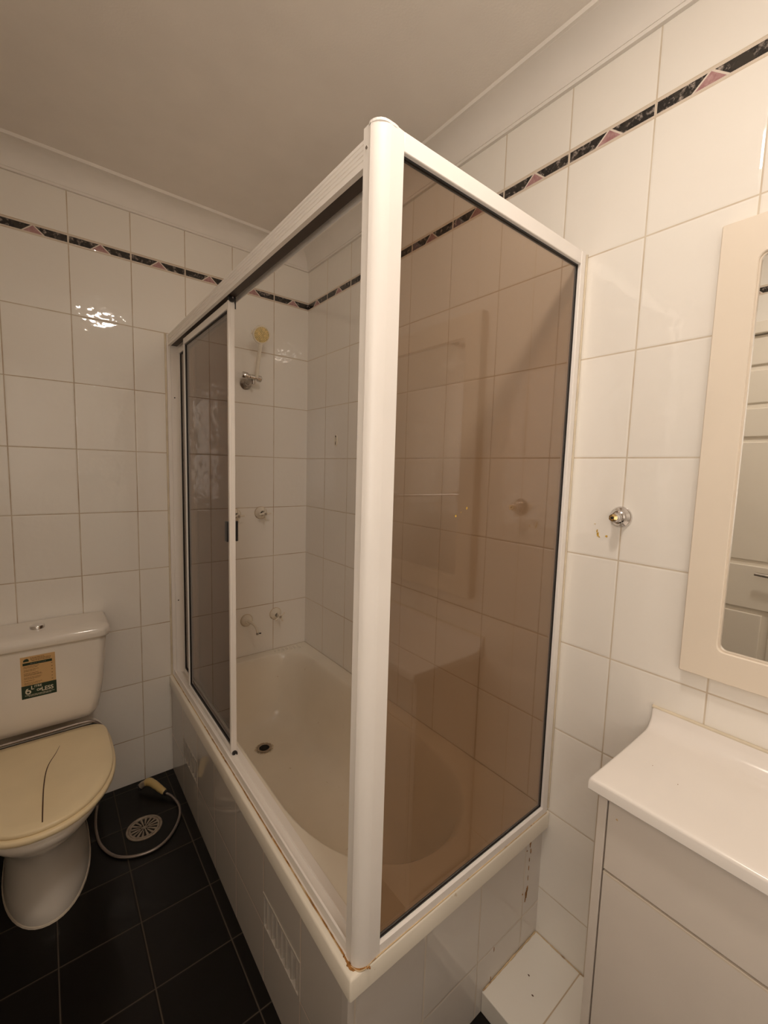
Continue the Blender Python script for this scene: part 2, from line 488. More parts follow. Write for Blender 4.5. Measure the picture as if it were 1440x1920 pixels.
# side skin with two openings for the vent tiles
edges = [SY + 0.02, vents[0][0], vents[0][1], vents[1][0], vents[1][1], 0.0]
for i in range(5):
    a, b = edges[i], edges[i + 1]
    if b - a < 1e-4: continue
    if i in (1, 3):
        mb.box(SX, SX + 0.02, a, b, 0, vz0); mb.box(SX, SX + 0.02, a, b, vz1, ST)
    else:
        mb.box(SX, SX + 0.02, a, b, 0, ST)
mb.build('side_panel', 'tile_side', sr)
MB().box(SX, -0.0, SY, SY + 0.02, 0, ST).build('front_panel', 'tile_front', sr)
for a, b in vents:
    vt = MB()
    fr = 0.007
    X0, X1 = SX - 0.0015, SX + 0.012
    vt.box(X0, X1, a, a + fr, vz0, vz1); vt.box(X0, X1, b - fr, b, vz0, vz1)
    vt.box(X0, X1, a + fr, b - fr, vz0, vz0 + fr); vt.box(X0, X1, a + fr, b - fr, vz1 - fr, vz1)
    n = 7
    pitch = (b - a - 2 * fr) / n
    for k in range(n):
        c = a + fr + pitch * (k + 0.5)
        zz0, zz1 = vz0 + 0.006, vz1 - 0.006
        # rounded rib between sunken slots
        vt.prism([(SX + 0.016, c - 0.0075), (SX + 0.002, c - 0.0055), (SX - 0.0005, c), (SX + 0.002, c + 0.0055), (SX + 0.016, c + 0.0075)], 2, zz0, zz1)
    v = vt.build('vent_tile', 'vent', sr, smooth=50)
    MB().box(SX + 0.0162, SX + 0.0195, a + 0.003, b - 0.003, vz0 + 0.003, vz1 - 0.003).build('vent_backing', 'lamdark', v)

# rust runs on the front tiles near the mirror wall
def blob(mb, c, ax, ru, rv, n=18, th=0.0006, jag=0.45, seed=1):
    """small irregular flat patch on a plane: ax 0 -> plane x=c.x, 1 -> y=c.y, 2 -> z=c.z; raised by th"""
    rd = random.Random(seed)
    pts = []
    for k in range(n):
        a = 2 * PI * k / n; q = 1 - jag * rd.random()
        u, v = ru * q * math.cos(a), rv * q * math.sin(a)
        pts.append((u, v))
    if ax == 1: mb.prism([(c[0] + u, c[2] + v) for u, v in pts], 1, c[1], c[1] - th)
    elif ax == 0: mb.prism([(c[1] + u, c[2] + v) for u, v in pts], 0, c[0], c[0] - th)
    else: mb.prism([(c[0] + u, c[1] + v) for u, v in pts], 2, c[2], c[2] + th)
for i, (x, z, a, b) in enumerate(((-0.066, 0.221, 0.0045, 0.012), (-0.062, 0.236, 0.003, 0.008), (-0.069, 0.207, 0.002, 0.008), (-0.084, 0.232, 0.0016, 0.002), (-0.060, 0.375, 0.0025, 0.010), (-0.056, 0.350, 0.0018, 0.007), (-0.061, 0.325, 0.0012, 0.005), (-0.061, 0.30, 0.001, 0.006), (-0.062, 0.27, 0.0008, 0.006), (-0.075, 0.36, 0.0016, 0.0016), (-0.205, 0.150, 0.001, 0.006), (-0.213, 0.07, 0.001, 0.005))):
    st = MB(); blob(st, (x, SY, z), 1, a * 1.6, b * 1.4, seed=i)
    st.build('rust_stain', 'rust', sr)

# ------------------------------------------------------------------ bathtub
bt = thing('bathtub', 'cream built-in bathtub inside the shower screen', 'bathtub', (-0.68, -1.47, 0.41))
RX0, RX1, RY0, RY1, RZ = -0.683, -0.0015, -1.472, -0.0015, 0.455
ox0, ox1 = -0.606, -0.062
def outline():
    pts = []
    cx, hx = (ox0 + ox1) / 2, (ox1 - ox0) / 2
    # far end: corners of radius .17 at y = -.045
    rr = 0.17; yf = -0.050
    for k in range(13):
        a = math.radians(90 * k / 12)
        pts.append((ox1 - rr + rr * math.cos(a), yf - rr + rr * math.sin(a)))
    for k in range(1, 6):
        pts.append((ox1 - rr - (ox1 - ox0 - 2 * rr) * k / 6, yf))
    for k in range(13):
        a = math.radians(90 + 90 * k / 12)
        pts.append((ox0 + rr + rr * math.cos(a), yf - rr + rr * math.sin(a)))
    yn, ry = -0.97, 0.405
    for k in range(1, 9): pts.append((ox0, (yf - rr) + (yn - (yf - rr)) * k / 9))
    for k in range(33):
        a = math.radians(180 + 180 * k / 32)
        c, s = math.cos(a), math.sin(a)
        e = 2 / 2.25
        pts.append((cx + hx * math.copysign(abs(c) ** e, c), yn + ry * math.copysign(abs(s) ** e, s)))
    for k in range(1, 9): pts.append((ox1, yn + ((yf - rr) - yn) * k / 9))
    return pts
OUT = outline()
mb = MB()
bm = mb.bm
loops = []
cx = (ox0 + ox1) / 2
def lvl(z, ix, ifar, inear):
    L = []
    for x, y in OUT:
        hx = (ox1 - ox0) / 2
        nx = cx + (x - cx) * (hx - ix) / hx
        yc = -0.62
        if y > yc: ny = yc + (y - yc) * ((-0.05 - ifar) - yc) / (-0.05 - yc)
        else: ny = yc + (y - yc) * (yc - (-1.375 + inear)) / (yc + 1.375)
        L.append((nx, ny, z))
    return L
lv = [lvl(RZ, 0, 0, 0), lvl(RZ - 0.003, 0.005, 0.004, 0.006), lvl(RZ - 0.012, 0.011, 0.009, 0.016), lvl(RZ - 0.04, 0.019, 0.014, 0.034),
      lvl(RZ - 0.12, 0.035, 0.024, 0.075), lvl(0.25, 0.052, 0.036, 0.125), lvl(0.18, 0.072, 0.05, 0.19), lvl(0.145, 0.092, 0.07, 0.24),
      lvl(0.128, 0.115, 0.10, 0.29), lvl(0.120, 0.16, 0.16, 0.36), lvl(0.118, 0.22, 0.30, 0.50)]
L = [[bm.verts.new(p) for p in lp] for lp in lv]
n = len(OUT)
for A, B in zip(L[:-1], L[1:]):
    for k in range(n): bm.faces.new((A[k], A[(k + 1) % n], B[(k + 1) % n], B[k]))
bm.faces.new(L[-1])
rim = rrect(RX0 + 0.004, RX1, RY0 + 0.004, RY1, 0.002, 3)
RV = [bm.verts.new((x, y, RZ)) for x, y in rim]
eds = []
def edge(a, b):
    e = bm.edges.get((a, b))
    return e if e else bm.edges.new((a, b))
for k in range(n): eds.append(edge(L[0][k], L[0][(k + 1) % n]))
for k in range(len(RV)): eds.append(edge(RV[k], RV[(k + 1) % len(RV)]))
bmesh.ops.triangle_fill(bm, use_beauty=True, edges=eds)
# rim skirt
prev = RV
for off, z in ((0.0018, RZ - 0.0012), (0.0, RZ - 0.005), (0.0, 0.409), (0.008, 0.409)):
    cur = [bm.verts.new((x, y, z)) for x, y in rrect(RX0 + off, RX1, RY0 + off, RY1, 0.004, 3)]
    m_ = len(cur)
    for k in range(m_): bm.faces.new((prev[k], prev[(k + 1) % m_], cur[(k + 1) % m_], cur[k]))
    prev = cur
tub = mb.build('tub_shell', 'bath', bt, smooth=50)
# moulded soap ridges in the far corner
rg = MB()
for k in range(7):
    x = -0.060 - 0.021 * k
    rg.tube([(x, -0.022, RZ), (x + 0.0, -0.062 + 0.004 * k, RZ)], 0.0042, 8)
rg.build('soap_ridge', 'rim', bt, smooth=60)
dn = MB()
dn.lathe([(0.034, 0.0), (0.034, 0.002), (0.025, 0.0025), (0.022, 0.0), (0.022, -0.002)], (-0.348, -0.275, 0.1230), (0, 0, 1), 32)
dno = dn.build('drain', 'drain', bt, smooth=40)
MB().lathe([(0, 0.0010), (0.0215, 0.0010)], (-0.348, -0.275, 0.1230), (0, 0, 1), 24).build('drain_hole', 'hole', dno)
rs = MB()
for k in range(40):
    a = 2 * PI * k / 40
    if (k * 7) % 10 < 7:
        q = 0.038 + 0.003 * random.random()
        blob(rs, (-0.348 + q * math.cos(a), -0.275 + q * math.sin(a), 0.1222), 2, 0.003, 0.0022, 8, 0.0008, seed=k)
rs.build('rust_ring', 'silicone', bt)
ch = MB()
blob(ch, (-0.19, -0.42, 0.1195), 2, 0.004, 0.003, 8, 0.0012, seed=50)
ch.build('chip', 'rust', bt)

# ------------------------------------------------------------------ shower screen
ss = thing('shower_screen', 'white-framed smoked glass shower screen standing on the bath rim', 'shower screen', (-0.665, -1.46, RZ))
PT = 1.961
# corner post: flat mounting strip, then a big quarter-round corner
post = [(-0.611, -1.4675), (-0.640, -1.4700)]
for k in range(9):
    a = math.radians(270 - 80 * k / 8)
    post.append((-0.640 + 0.027 * math.cos(a), -1.4480 + 0.022 * math.sin(a)))
post += [(-0.6672, -1.4500), (-0.6640, -1.4485), (-0.6655, -1.4470), (-0.6655, -1.4290), (-0.645, -1.4290), (-0.645, -1.445), (-0.611, -1.445)]
mb = MB().prism(post, 2, RZ, PT)
po = mb.build('corner_post', 'frame', ss, smooth=25)
MB().prism([(x, y) for x, y in rrect(-0.6675, -0.6110, -1.4700, -1.4290, 0.022, 5)], 2, PT - 0.003, PT + 0.001).build('post_cap', 'frame', po)
MB().lathe([(0.0, 0.0), (0.0028, 0.0), (0.0025, 0.0012), (0, 0.0014)], (-0.6655, -1.4385, 1.928), (-1, 0, 0), 12).build('screw', 'dullchrome', po)
# head rail over the sliding doors: ribbed fascia, dark channel, inner flange
y0, y1 = -1.430, -0.0
hz0, hz1 = 1.902, 1.950
fas = [(-0.655, hz0)]
x = -0.665
ribs = 4
fas += [(x, hz0), (x, hz0 + 0.010)]
zz = hz0 + 0.010
st_ = (hz1 - 0.006 - zz) / ribs
for k in range(ribs):
    fas += [(x + 0.0016, zz + 0.0010), (x + 0.0016, zz + 0.0024), (x, zz + 0.0034), (x, zz + st_)]
    zz += st_
fas += [(x + 0.004, hz1 - 0.004), (x + 0.004, hz1), (-0.612, hz1), (-0.612, hz1 - 0.045), (-0.6145, hz1 - 0.045), (-0.6145, hz1 - 0.004), (-0.655, hz1 - 0.004)]
hr = MB().prism(fas, 1, y0, y1).build('head_rail', 'frame', ss)
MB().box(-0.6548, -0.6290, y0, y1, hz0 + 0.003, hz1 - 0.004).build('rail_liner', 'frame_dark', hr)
MB().box(-0.6290, -0.6146, y0, y1, hz1 - 0.030, hz1 - 0.0041).build('rail_lining', 'frame', hr)
MB().prism([(-0.655, hz1), (-0.655, hz1 + 0.006), (-0.645, hz1 + 0.006), (-0.645, hz1)], 1, y0, y1).build('top_fin', 'frame', hr)
# bottom track on the bath rim
tk = [(-0.6675, RZ), (-0.6675, RZ + 0.003), (-0.6655, RZ + 0.006), (-0.6640, RZ + 0.024), (-0.6600, RZ + 0.025), (-0.6590, RZ + 0.014), (-0.6380, RZ + 0.011), (-0.6375, RZ + 0.0135), (-0.6355, RZ + 0.0135), (-0.6345, RZ + 0.0095), (-0.6130, RZ + 0.004), (-0.6115, RZ)]
MB().prism(tk, 1, y0, 0.0).build('bottom_track', 'frame', ss)
# dirty bead along the outside of the track
pts = [(-0.6685 - 0.0004 * random.random(), -0.01 - 1.415 * k / 60, RZ + 0.0008) for k in range(61)]
MB().tube(pts, [0.0016 + 0.0012 * random.random() for _ in pts], 6).build('silicone_bead', 'silicone', ss, smooth=60)
pts = [(-0.6690, -0.5 - 0.93 * k / 80, RZ + 0.0022 + 0.0006 * random.random()) for k in range(81)]
MB().tube(pts, [0.0004 + 0.0013 * random.random() ** 2 for _ in pts], 5).build('rust_line', 'rust', ss)
# rust at the foot of the post
rf = MB()
for i in range(16):
    q = i / 15
    if q < 0.5: X, Y = -0.6690, -1.428 - 0.050 * q
    else: X, Y = -0.6690 + 0.036 * (q - 0.5) ** 1.0 * 2 * 0.8, -1.453 - 0.021 * (q - 0.5) * 2
    s = 0.0058 if 0.28 < q < 0.75 else 0.0026
    blob(rf, (X - 0.0005, Y - 0.001, RZ + 0.0002), 2, s, s * 1.2, 10, 0.0006 + 0.00007 * i, seed=i + 90)
rf.build('rust_stain', 'rust', ss)
fb = [( -0.668, -1.452, RZ + .0005), (-0.662, -1.466, RZ + .0005), (-0.652, -1.471, RZ + .0005), (-0.640, -1.4715, RZ + .0005), (-0.61, -1.469, RZ + .0005), (-0.3, -1.4685, RZ + .0005), (-0.012, -1.4685, RZ + .0005)]
MB().tube(spline(fb, 5), 0.0014, 6).build('silicone_bead', 'silicone', ss, smooth=60)
# wall jamb on the toilet wall
MB().prism([(-0.668, -0.001), (-0.668, -0.012), (-0.665, -0.0135), (-0.655, -0.0135), (-0.6535, -0.011), (-0.652, -0.0135), (-0.612, -0.0135), (-0.612, -0.001)], 2, RZ, hz1).build('wall_jamb', 'frame', ss)
for z in (0.80, 1.69):
    MB().lathe([(0, 0), (0.0028, 0), (0.0022, 0.001), (0, 0.001)], (-0.641, -0.0135, z), (0, -1, 0), 10).build('screw_hole', 'hole', ss)
MB().tube([(-0.6715, -0.002, z) for z in (RZ - 0.01, 0.8, 1.2, 1.6, 1.955)], 0.004, 8).build('silicone_bead', 'silwhite', ss, smooth=60)
# fixed panel: top rail, sill, wall channel, gasket, glass
gy = -1.456
MB().box(-0.611, -0.0312, -1.4675, -1.446, 1.931, 1.962).build('top_rail', 'frame', ss, bevel=0.0015)
MB().prism([(-1.468, RZ), (-1.4665, RZ + 0.018), (-1.462, RZ + 0.021), (-1.448, RZ + 0.021), (-1.446, RZ)], 0, -0.611, -0.0312).build('bottom_rail', 'frame', ss)
MB().box(-0.031, -0.0105, -1.468, -1.446, RZ, 1.962).build('wall_channel', 'frame', ss, bevel=0.0015)
MB().box(-0.0105, -0.001, -1.464, -1.448, RZ, 1.955).build('wall_flange', 'frame', ss, bevel=0.001)
MB().tube([(-0.0035, -1.4665, z) for z in (RZ + 0.01, 0.9, 1.4, 1.96)], 0.003, 8).build('silicone_bead', 'silwhite', ss, smooth=60)
mb = MB()
mb.box(-0.611, -0.031, -1.460, -1.452, 1.9275, 1.9315); mb.box(-0.611, -0.031, -1.4595, -1.4525, RZ + 0.0205, RZ + 0.0238)
mb.box(-0.0330, -0.0305, -1.4595, -1.4525, RZ + 0.021, 1.931)
mb.build('gasket', 'seal', ss)
MB().box(-0.6115, -0.032, gy - 0.002, gy + 0.002, RZ + 0.021, 1.931).build('fixed_glass', 'glass', ss)
for i, (X, Z, a, b) in enumerate(((-0.4035, 1.334, 0.0024, 0.0034), (-0.4365, 1.3195, 0.0022, 0.0032), (-0.421, 1.3265, 0.0012, 0.0012))):
    gl = MB(); blob(gl, (X, gy - 0.0022, Z), 1, a, b, 9, 0.0008, seed=i + 30)
    gl.build('glue_residue', 'yellow', ss)
# two sliding doors parked at the toilet wall end
def leaf(xc, ya, yb, outer):
    z0, z1 = RZ + 0.0145, 1.895
    sd = MB().box(xc - 0.0018, xc + 0.0018, ya + 0.008, yb - 0.014, z0 + 0.012, z1 - 0.012).build('sliding_door', 'glass_door', ss)
    h = 0.0075
    # profile of the leading stile with a groove
    P = [(xc - 0.0095, ya), (xc - 0.0045, ya), (xc - 0.0035, ya + 0.001), (xc - 0.0025, ya), (xc + 0.0085, ya), (xc + 0.0085, ya + 0.010), (xc - 0.0095, ya + 0.010)]
    MB().prism(P, 2, z0, z1).build('stile', 'frame', sd)
    P2 = [(xc - 0.009, yb - 0.009), (xc + 0.009, yb - 0.009), (xc + 0.009, yb), (xc - 0.009, yb)]
    MB().prism(P2, 2, z0, z1).build('stile', 'frame', sd)
    MB().box(xc - 0.009, xc + 0.009, ya + 0.010, yb - 0.009, z1 - 0.022, z1).build('door_rail', 'frame', sd, bevel=0.001)
    MB().box(xc - 0.009, xc + 0.009, ya + 0.010, yb - 0.009, z0, z0 + 0.016).build('door_rail', 'frame', sd, bevel=0.001)
    g = MB()
    g.box(xc - 0.0045, xc + 0.0045, ya + 0.010, yb - 0.009, z1 - 0.026, z1 - 0.022)
    g.box(xc - 0.0045, xc + 0.0045, ya + 0.010, yb - 0.009, z0 + 0.016, z0 + 0.024)
    g.box(xc - 0.0045, xc + 0.0045, yb - 0.0125, yb - 0.009, z0 + 0.016, z1 - 0.022)
    g.box(xc - 0.0045, xc + 0.0045, ya + 0.010, ya + 0.0115, z0 + 0.016, z1 - 0.022)
    g.build('gasket', 'seal', sd)
    if outer:
        MB().box(xc - 0.0150, xc - 0.0045, ya + 0.0102, ya + 0.030, 1.170, 1.234).build('handle', 'blackpl', sd, bevel=0.0015)
        MB().box(xc + 0.0088, xc + 0.0175, ya + 0.0005, ya + 0.022, 1.172, 1.236).build('handle', 'blackpl', sd, bevel=0.0015)
        w_ = MB().lathe([(0, -0.004), (0.0105, -0.004), (0.0115, 0), (0.0105, 0.004), (0.004, 0.005), (0.003, 0.008), (0, 0.008)], (xc, ya - 0.004, z1 + 0.006), (0, -1, 0), 24).build('roller', 'blackpl', sd, smooth=40)
        MB().lathe([(0, 0), (0.0026, 0), (0.0022, 0.0015), (0, 0.0018)], (xc, ya - 0.012, z1 + 0.006), (0, -1, 0), 12).build('axle', 'alu', w_)
        MB().tube([(xc + 0.0110, ya - 0.002, z1 - 0.022), (xc + 0.0110, ya - 0.002, z1 + 0.004)], 0.0018, 8).build('guide', 'blackpl', sd)
        MB().lathe([(0, -0.0045), (0.008, -0.0045), (0.009, 0), (0.008, 0.0045), (0, 0.0045)], (xc + 0.001, ya - 0.004, z0 - 0.001), (0, -1, 0), 20).build('roller', 'blackpl', sd, smooth=40)
    return sd
leaf(-0.6390, -0.7200, -0.196, True)
leaf(-0.6190, -0.655, -0.030, False)

# ------------------------------------------------------------------ tiled step beside the vanity
sp = thing('tiled_step', 'low tiled step box in the corner between bath and vanity', 'step', (-0.12, -1.58, 0))
MB().box(-0.249, -0.0005, -1.7145, SY - 0.0005, 0, 0.06).build('step_block', 'tile_step', sp, bevel=0.002)
pts = [(-0.245 + 0.24 * k / 30, SY - 0.002, 0.061) for k in range(31)]
MB().tube(pts, [0.0012 + 0.0014 * random.random() for _ in pts], 6).build('grout_bead', 'silicone', sp, smooth=60)
pts = [(-0.002, SY - 0.004 - 0.25 * k / 30, 0.061) for k in range(31)]
MB().tube(pts, [0.0008 + 0.0012 * random.random() for _ in pts], 6).build('grout_bead', 'silicone', sp, smooth=60)
for i, (X, Y) in enumerate(((-0.118, -1.508), (-0.150, -1.540))):
    sm = MB(); blob(sm, (X, Y, 0.06), 2, 0.0022, 0.004, 8, 0.0006, seed=i + 60)
    sm.build('rust_stain', 'crack', sp)

# ------------------------------------------------------------------ vanity
VX, VY0, VY1 = -0.28, -2.63, -1.716
vn = thing('vanity_cabinet', 'pale laminate vanity cabinet under the white basin top', 'vanity cabinet', (-0.14, -2.04, 0))
mb = MB()
mb.box(VX, -0.001, VY1 - 0.016, VY1, 0.0, 0.811)
mb.box(VX, -0.001, VY0, VY0 + 0.016, 0.0, 0.811)
mb.box(VX + 0.02, -0.001, VY0, VY1, 0.10, 0.116)
mb.box(-0.012, -0.001, VY0, VY1, 0.0, 0.811)
mb.box(VX + 0.05, VX + 0.066, VY0 + 0.016, VY1 - 0.016, 0.0, 0.10)
mb.build('carcass', 'laminate', vn, bevel=0.0008)
MB().box(VX + 0.018, VX + 0.020, VY0 + 0.016, VY1 - 0.016, 0.116, 0.811).build('shadow_gap', 'lamdark', vn)
for nm, z0, z1 in (('drawer', 0.660, 0.803), ('door', 0.112, 0.6525)):
    f_ = MB().box(VX - 0.001, VX + 0.0165, VY0 + 0.019, VY1 - 0.0195, z0, z1).build(nm, 'laminate', vn, bevel=0.0008)
    if nm == 'door':
        f_2 = MB().box(VX - 0.0012, VX + 0.010, VY0 + 0.0192, VY1 - 0.0197, z1 - 0.0015, z1 + 0.0022).build('edge_strip', 'lamedge', f_)
cp = MB()
blob(cp, (VX - 0.0011, -1.752, 0.772), 0, 0.0022, 0.0025, 9, 0.0006, seed=3)
cp.build('chip', 'silicone', vn)

bs = thing('basin_top', 'glossy white moulded basin top with coved back edge', 'basin', (-0.15, -2.04, 0.83))
# section across the depth (x, z): rolled front, flat deck falling to a shallow bowl, cove at the wall
BX0, BX1, BY0, BY1 = -0.303, -0.0015, -2.64, -1.7045
ny, nx = 70, 60
def deck(x, y):
    z = 0.8395
    # gentle fall of the deck
    z -= 0.002 * math.sin(PI * (x - BX0) / (BX1 - BX0))
    # cove against the wall
    r = 0.040
    dxw = BX1 - 0.006 - x
    if dxw < r:
        dxw = max(dxw, 0)
        z = z + (r - math.sqrt(max(0, r * r - (r - dxw) ** 2))) * 1.0
    # bowl
    bx, by = (x + 0.165) / 0.118, (y + 2.27) / 0.23
    q = (abs(bx) ** 2.4 + abs(by) ** 2.4)
    if q < 1:
        z -= 0.105 * (1 - q) ** 0.62 * min(1, (1 - q) * 3 + .1)
    # rolled ends and front
    e = min(y - BY0, BY1 - y)
    re = 0.006
    for dd_ in (e, x - BX0):
        if dd_ < re:
            z -= re - math.sqrt(max(0, re * re - (re - max(dd_, 0)) ** 2))
    return z
xs = [BX0, BX0 + 0.0008, BX0 + 0.002, BX0 + 0.004, BX0 + 0.006] + [BX0 + 0.006 + (BX1 - 0.05 - BX0 - 0.006) * k / 30 for k in range(1, 31)] + [BX1 - 0.046 + 0.040 * k / 14 for k in range(0, 15)] + [BX1]
ys = [BY1, BY1 - 0.0008, BY1 - 0.002, BY1 - 0.004, BY1 - 0.006] + [BY1 - 0.006 - (BY1 - BY0 - 0.012) * k / ny for k in range(1, ny + 1)] + [BY0 + 0.003, BY0 + 0.001, BY0]
mb = MB()
G = [[mb.bm.verts.new((x, y, deck(x, y))) for x in xs] for y in ys]
for j in range(len(ys) - 1):
    for i in range(len(xs) - 1):
        mb.bm.faces.new((G[j][i], G[j][i + 1], G[j + 1][i + 1], G[j + 1][i]))
# skirt
ring = [G[0][i] for i in range(len(xs))] + [G[j][-1] for j in range(1, len(ys))] + [G[-1][i] for i in range(len(xs) - 2, -1, -1)] + [G[j][0] for j in range(len(ys) - 2, 0, -1)]
low = [mb.bm.verts.new((v.co.x, v.co.y, 0.8165)) for v in ring]
low2 = [mb.bm.verts.new((min(v.co.x + 0.004, BX1), max(min(v.co.y, BY1 - 0.004), BY0 + 0.004), 0.812)) for v in ring]
for k in range(len(ring)):
    a, b = k, (k + 1) % len(ring)
    mb.bm.faces.new((ring[a], ring[b], low[b], low[a]))
    mb.bm.faces.new((low[a], low[b], low2[b], low2[a]))
mb.build('basin_deck', 'basin', bs, smooth=40)
MB().tube([(-0.0035, y, 0.8800) for y in (BY1 + 0.001, -1.9, -2.1, BY0)], 0.0045, 8).build('silicone_bead', 'silwhite', bs, smooth=60)
sp_ = MB()
blob(sp_, (-0.165, -1.765, 0.8376), 2, 0.0008, 0.0008, 8, 0.0005, seed=2)
sp_.build('speck', 'rust', bs)
sp_ = MB()
blob(sp_, (-0.185, -1.815, 0.8378), 2, 0.0009, 0.0009, 8, 0.0005, seed=4)
sp_.build('speck', 'rust', bs)

# ------------------------------------------------------------------ mirror
MY0, MY1, MZ0, MZ1, MD = -2.36, -1.7535, 0.997, 1.905, 0.030
mr = thing('wall_mirror', 'rectangular wall mirror in a wide cream frame above the basin', 'mirror', (0, -2.06, MZ0))
def ring_prism(mb, o, i, x0, x1):
    """frame between outer and inner loops of (y, z) points, from x0 (wall) to x1 (front)"""
    n = len(o)
    O0 = [mb.bm.verts.new((x0, *p)) for p in o]; O1 = [mb.bm.verts.new((x1, *p)) for p in o]
    I0 = [mb.bm.verts.new((x0, *p)) for p in i]; I1 = [mb.bm.verts.new((x1, *p)) for p in i]
    for k in range(n):
        q = (k + 1) % n
        mb.bm.faces.new((O0[k], O0[q], O1[q], O1[k])); mb.bm.faces.new((I0[q], I0[k], I1[k], I1[q]))
        mb.bm.faces.new((O1[k], O1[q], I1[q], I1[k])); mb.bm.faces.new((O0[q], O0[k], I0[k], I0[q]))
mb = MB()
fo = rrect(MY0, MY1, MZ0, MZ1, 0.003, 6)
fi = rrect(MY0 + 0.063, MY1 - 0.063, MZ0 + 0.063, MZ1 - 0.071, 0.014, 6)
ring_prism(mb, fo, fi, -0.001, -MD)
mf = mb.build('mirror_frame', 'mframe', mr, bevel=0.0025)
mb = MB()
fi2 = rrect(MY0 + 0.066, MY1 - 0.066, MZ0 + 0.066, MZ1 - 0.074, 0.012, 6)
ring_prism(mb, fi, fi2, -0.020, -0.026)
mb.build('inner_bead', 'lamedge', mf)
MB().box(-0.0215, -0.018, MY0 + 0.050, MY1 - 0.050, MZ0 + 0.05, MZ1 - 0.06).build('mirror_glass', 'mirror', mr)

# ------------------------------------------------------------------ chrome stub on the mirror wall
cs = thing('wall_spigot', 'bare chrome wall spigot between shower screen and mirror', 'wall fitting', (0, -1.598, 1.312))
c0 = (-0.0005, -1.598, 1.312)
MB().lathe([(0, 0), (0.0255, 0), (0.0255, 0.002), (0.022, 0.007), (0.0165, 0.010), (0.0155, 0.012)], c0, (-1, 0, 0), 36).build('flange', 'chrome', cs, smooth=35)
MB().lathe([(0.0155, 0.010), (0.0155, 0.017), (0.0125, 0.019), (0.0125, 0.026), (0.0115, 0.027), (0.0115, 0.040), (0.0095, 0.042), (0.0, 0.042)], c0, (-1, 0, 0), 28).build('body', 'chrome', cs, smooth=35)
MB().lathe([(0.0085, 0.042), (0.0085, 0.048), (0.006, 0.049), (0.0035, 0.049), (0.003, 0.044), (0, 0.044)], c0, (-1, 0, 0), 6).build('nut', 'brass', cs)
MB().lathe([(0, 0.0492), (0.0032, 0.0492)], c0, (-1, 0, 0), 12).build('bore', 'hole', cs)

g2 = MB()
for i, (Y, Z, a, b) in enumerate(((-1.545, 1.2625, 0.0038, 0.009), (-1.5425, 1.270, 0.0022, 0.006), (-1.5665, 1.2605, 0.0032, 0.0042), (-1.536, 1.288, 0.0028, 0.0010), (-1.549, 1.2560, 0.003, 0.003))):
    blob(g2, (-0.0001, Y, Z), 0, a, b, 10, 0.0008, jag=0.6, seed=i + 11)
tag(g2.build('glue_residue', 'yellow'), 'flecks of yellow-brown glue on the tile beside the chrome spigot', 'glue residue')

# ------------------------------------------------------------------ oval bracket plate in the shower
ob = thing('bracket_plate', 'small oval metal soap dish bracket on the shower wall', 'bracket', (0, -0.292, 1.54))
mb = MB()
el = [(-0.292 + 0.0125 * math.cos(2 * PI * k / 28), 1.540 + 0.027 * math.copysign(abs(math.sin(2 * PI * k / 28)) ** 0.85, math.sin(2 * PI * k / 28))) for k in range(28)]
mb.prism(el, 0, -0.0005, -0.004)
mb.build('plate', 'creampl', ob, bevel=0.001)
hh = MB()
hh.prism([(-0.292 + a, 1.540 + b) for a, b in ((-0.004, 0.022), (0.004, 0.022), (0.001, 0.013), (-0.001, 0.013))], 0, -0.004, -0.0046)
for dz in (0.007, -0.003):
    hh.lathe([(0, 0), (0.0018, 0), (0.0018, 0.0008), (0, 0.0008)], (-0.004, -0.292, 1.54 + dz), (-1, 0, 0), 10)
hh.prism([(-0.2905 + a, 1.540 + b) for a, b in ((-0.0022, -0.007), (0.0022, -0.007), (0.0018, -0.020), (-0.0018, -0.020))], 0, -0.004, -0.0046)
hh.build('screw_hole', 'hole', ob)

# ------------------------------------------------------------------ shower head
sh = thing('hand_shower', 'hand shower with yellowed round spray face on chrome wall valve', 'shower head', (-0.318, 0, 1.80))
MB().lathe([(0, 0), (0.026, 0), (0.026, 0.004), (0.019, 0.011), (0.014, 0.013), (0.013, 0.03), (0, 0.03)], (-0.327, -0.0005, 1.793), (0, -1, 0), 32).build('wall_flange', 'dullchrome', sh, smooth=35)
v_ = MB()
A = Vector((-0.327, -0.028, 1.796))
v_.tube([A, A + Vector((0, -0.020, 0.006)), A + Vector((0.004, -0.036, 0.012))], 0.011, 14)
v_.build('elbow', 'dullchrome', sh, smooth=50)
# horizontal swivel body with knurled knobs at both ends
B0 = Vector((-0.366, -0.060, 1.822)); B1 = Vector((-0.272, -0.070, 1.812))
dv_ = (B1 - B0).normalized()
MB().lathe([(0, 0), (0.0145, 0.0), (0.0165, 0.003), (0.0165, 0.024), (0.011, 0.028), (0.011, 0.034), (0.0125, 0.036), (0.0125, 0.058), (0.0105, 0.060), (0.0105, 0.072), (0, 0.072)], B0, dv_, 20).build('swivel_body', 'chrome', sh, smooth=35)
kn = MB()
kn.lathe([(0, 0.0), (0.0150, 0.0), (0.0150, 0.016), (0.011, 0.020), (0, 0.020)], B0 + dv_ * 0.070, dv_, 12)
kn.build('knob', 'chrome', sh, smooth=25)
MB().lathe([(0, 0), (0.006, 0), (0.006, 0.014), (0.0075, 0.014), (0.0075, 0.022), (0, 0.022)], B0 + dv_ * 0.052 + Vector((0, 0, -0.008)), (0, 0, -1), 16).build('outlet', 'dullchrome', sh, smooth=35)
a0 = B0 + dv_ * 0.064 + Vector((0, -0.006, 0.0))
a1 = Vector((-0.302, -0.120, 1.962))
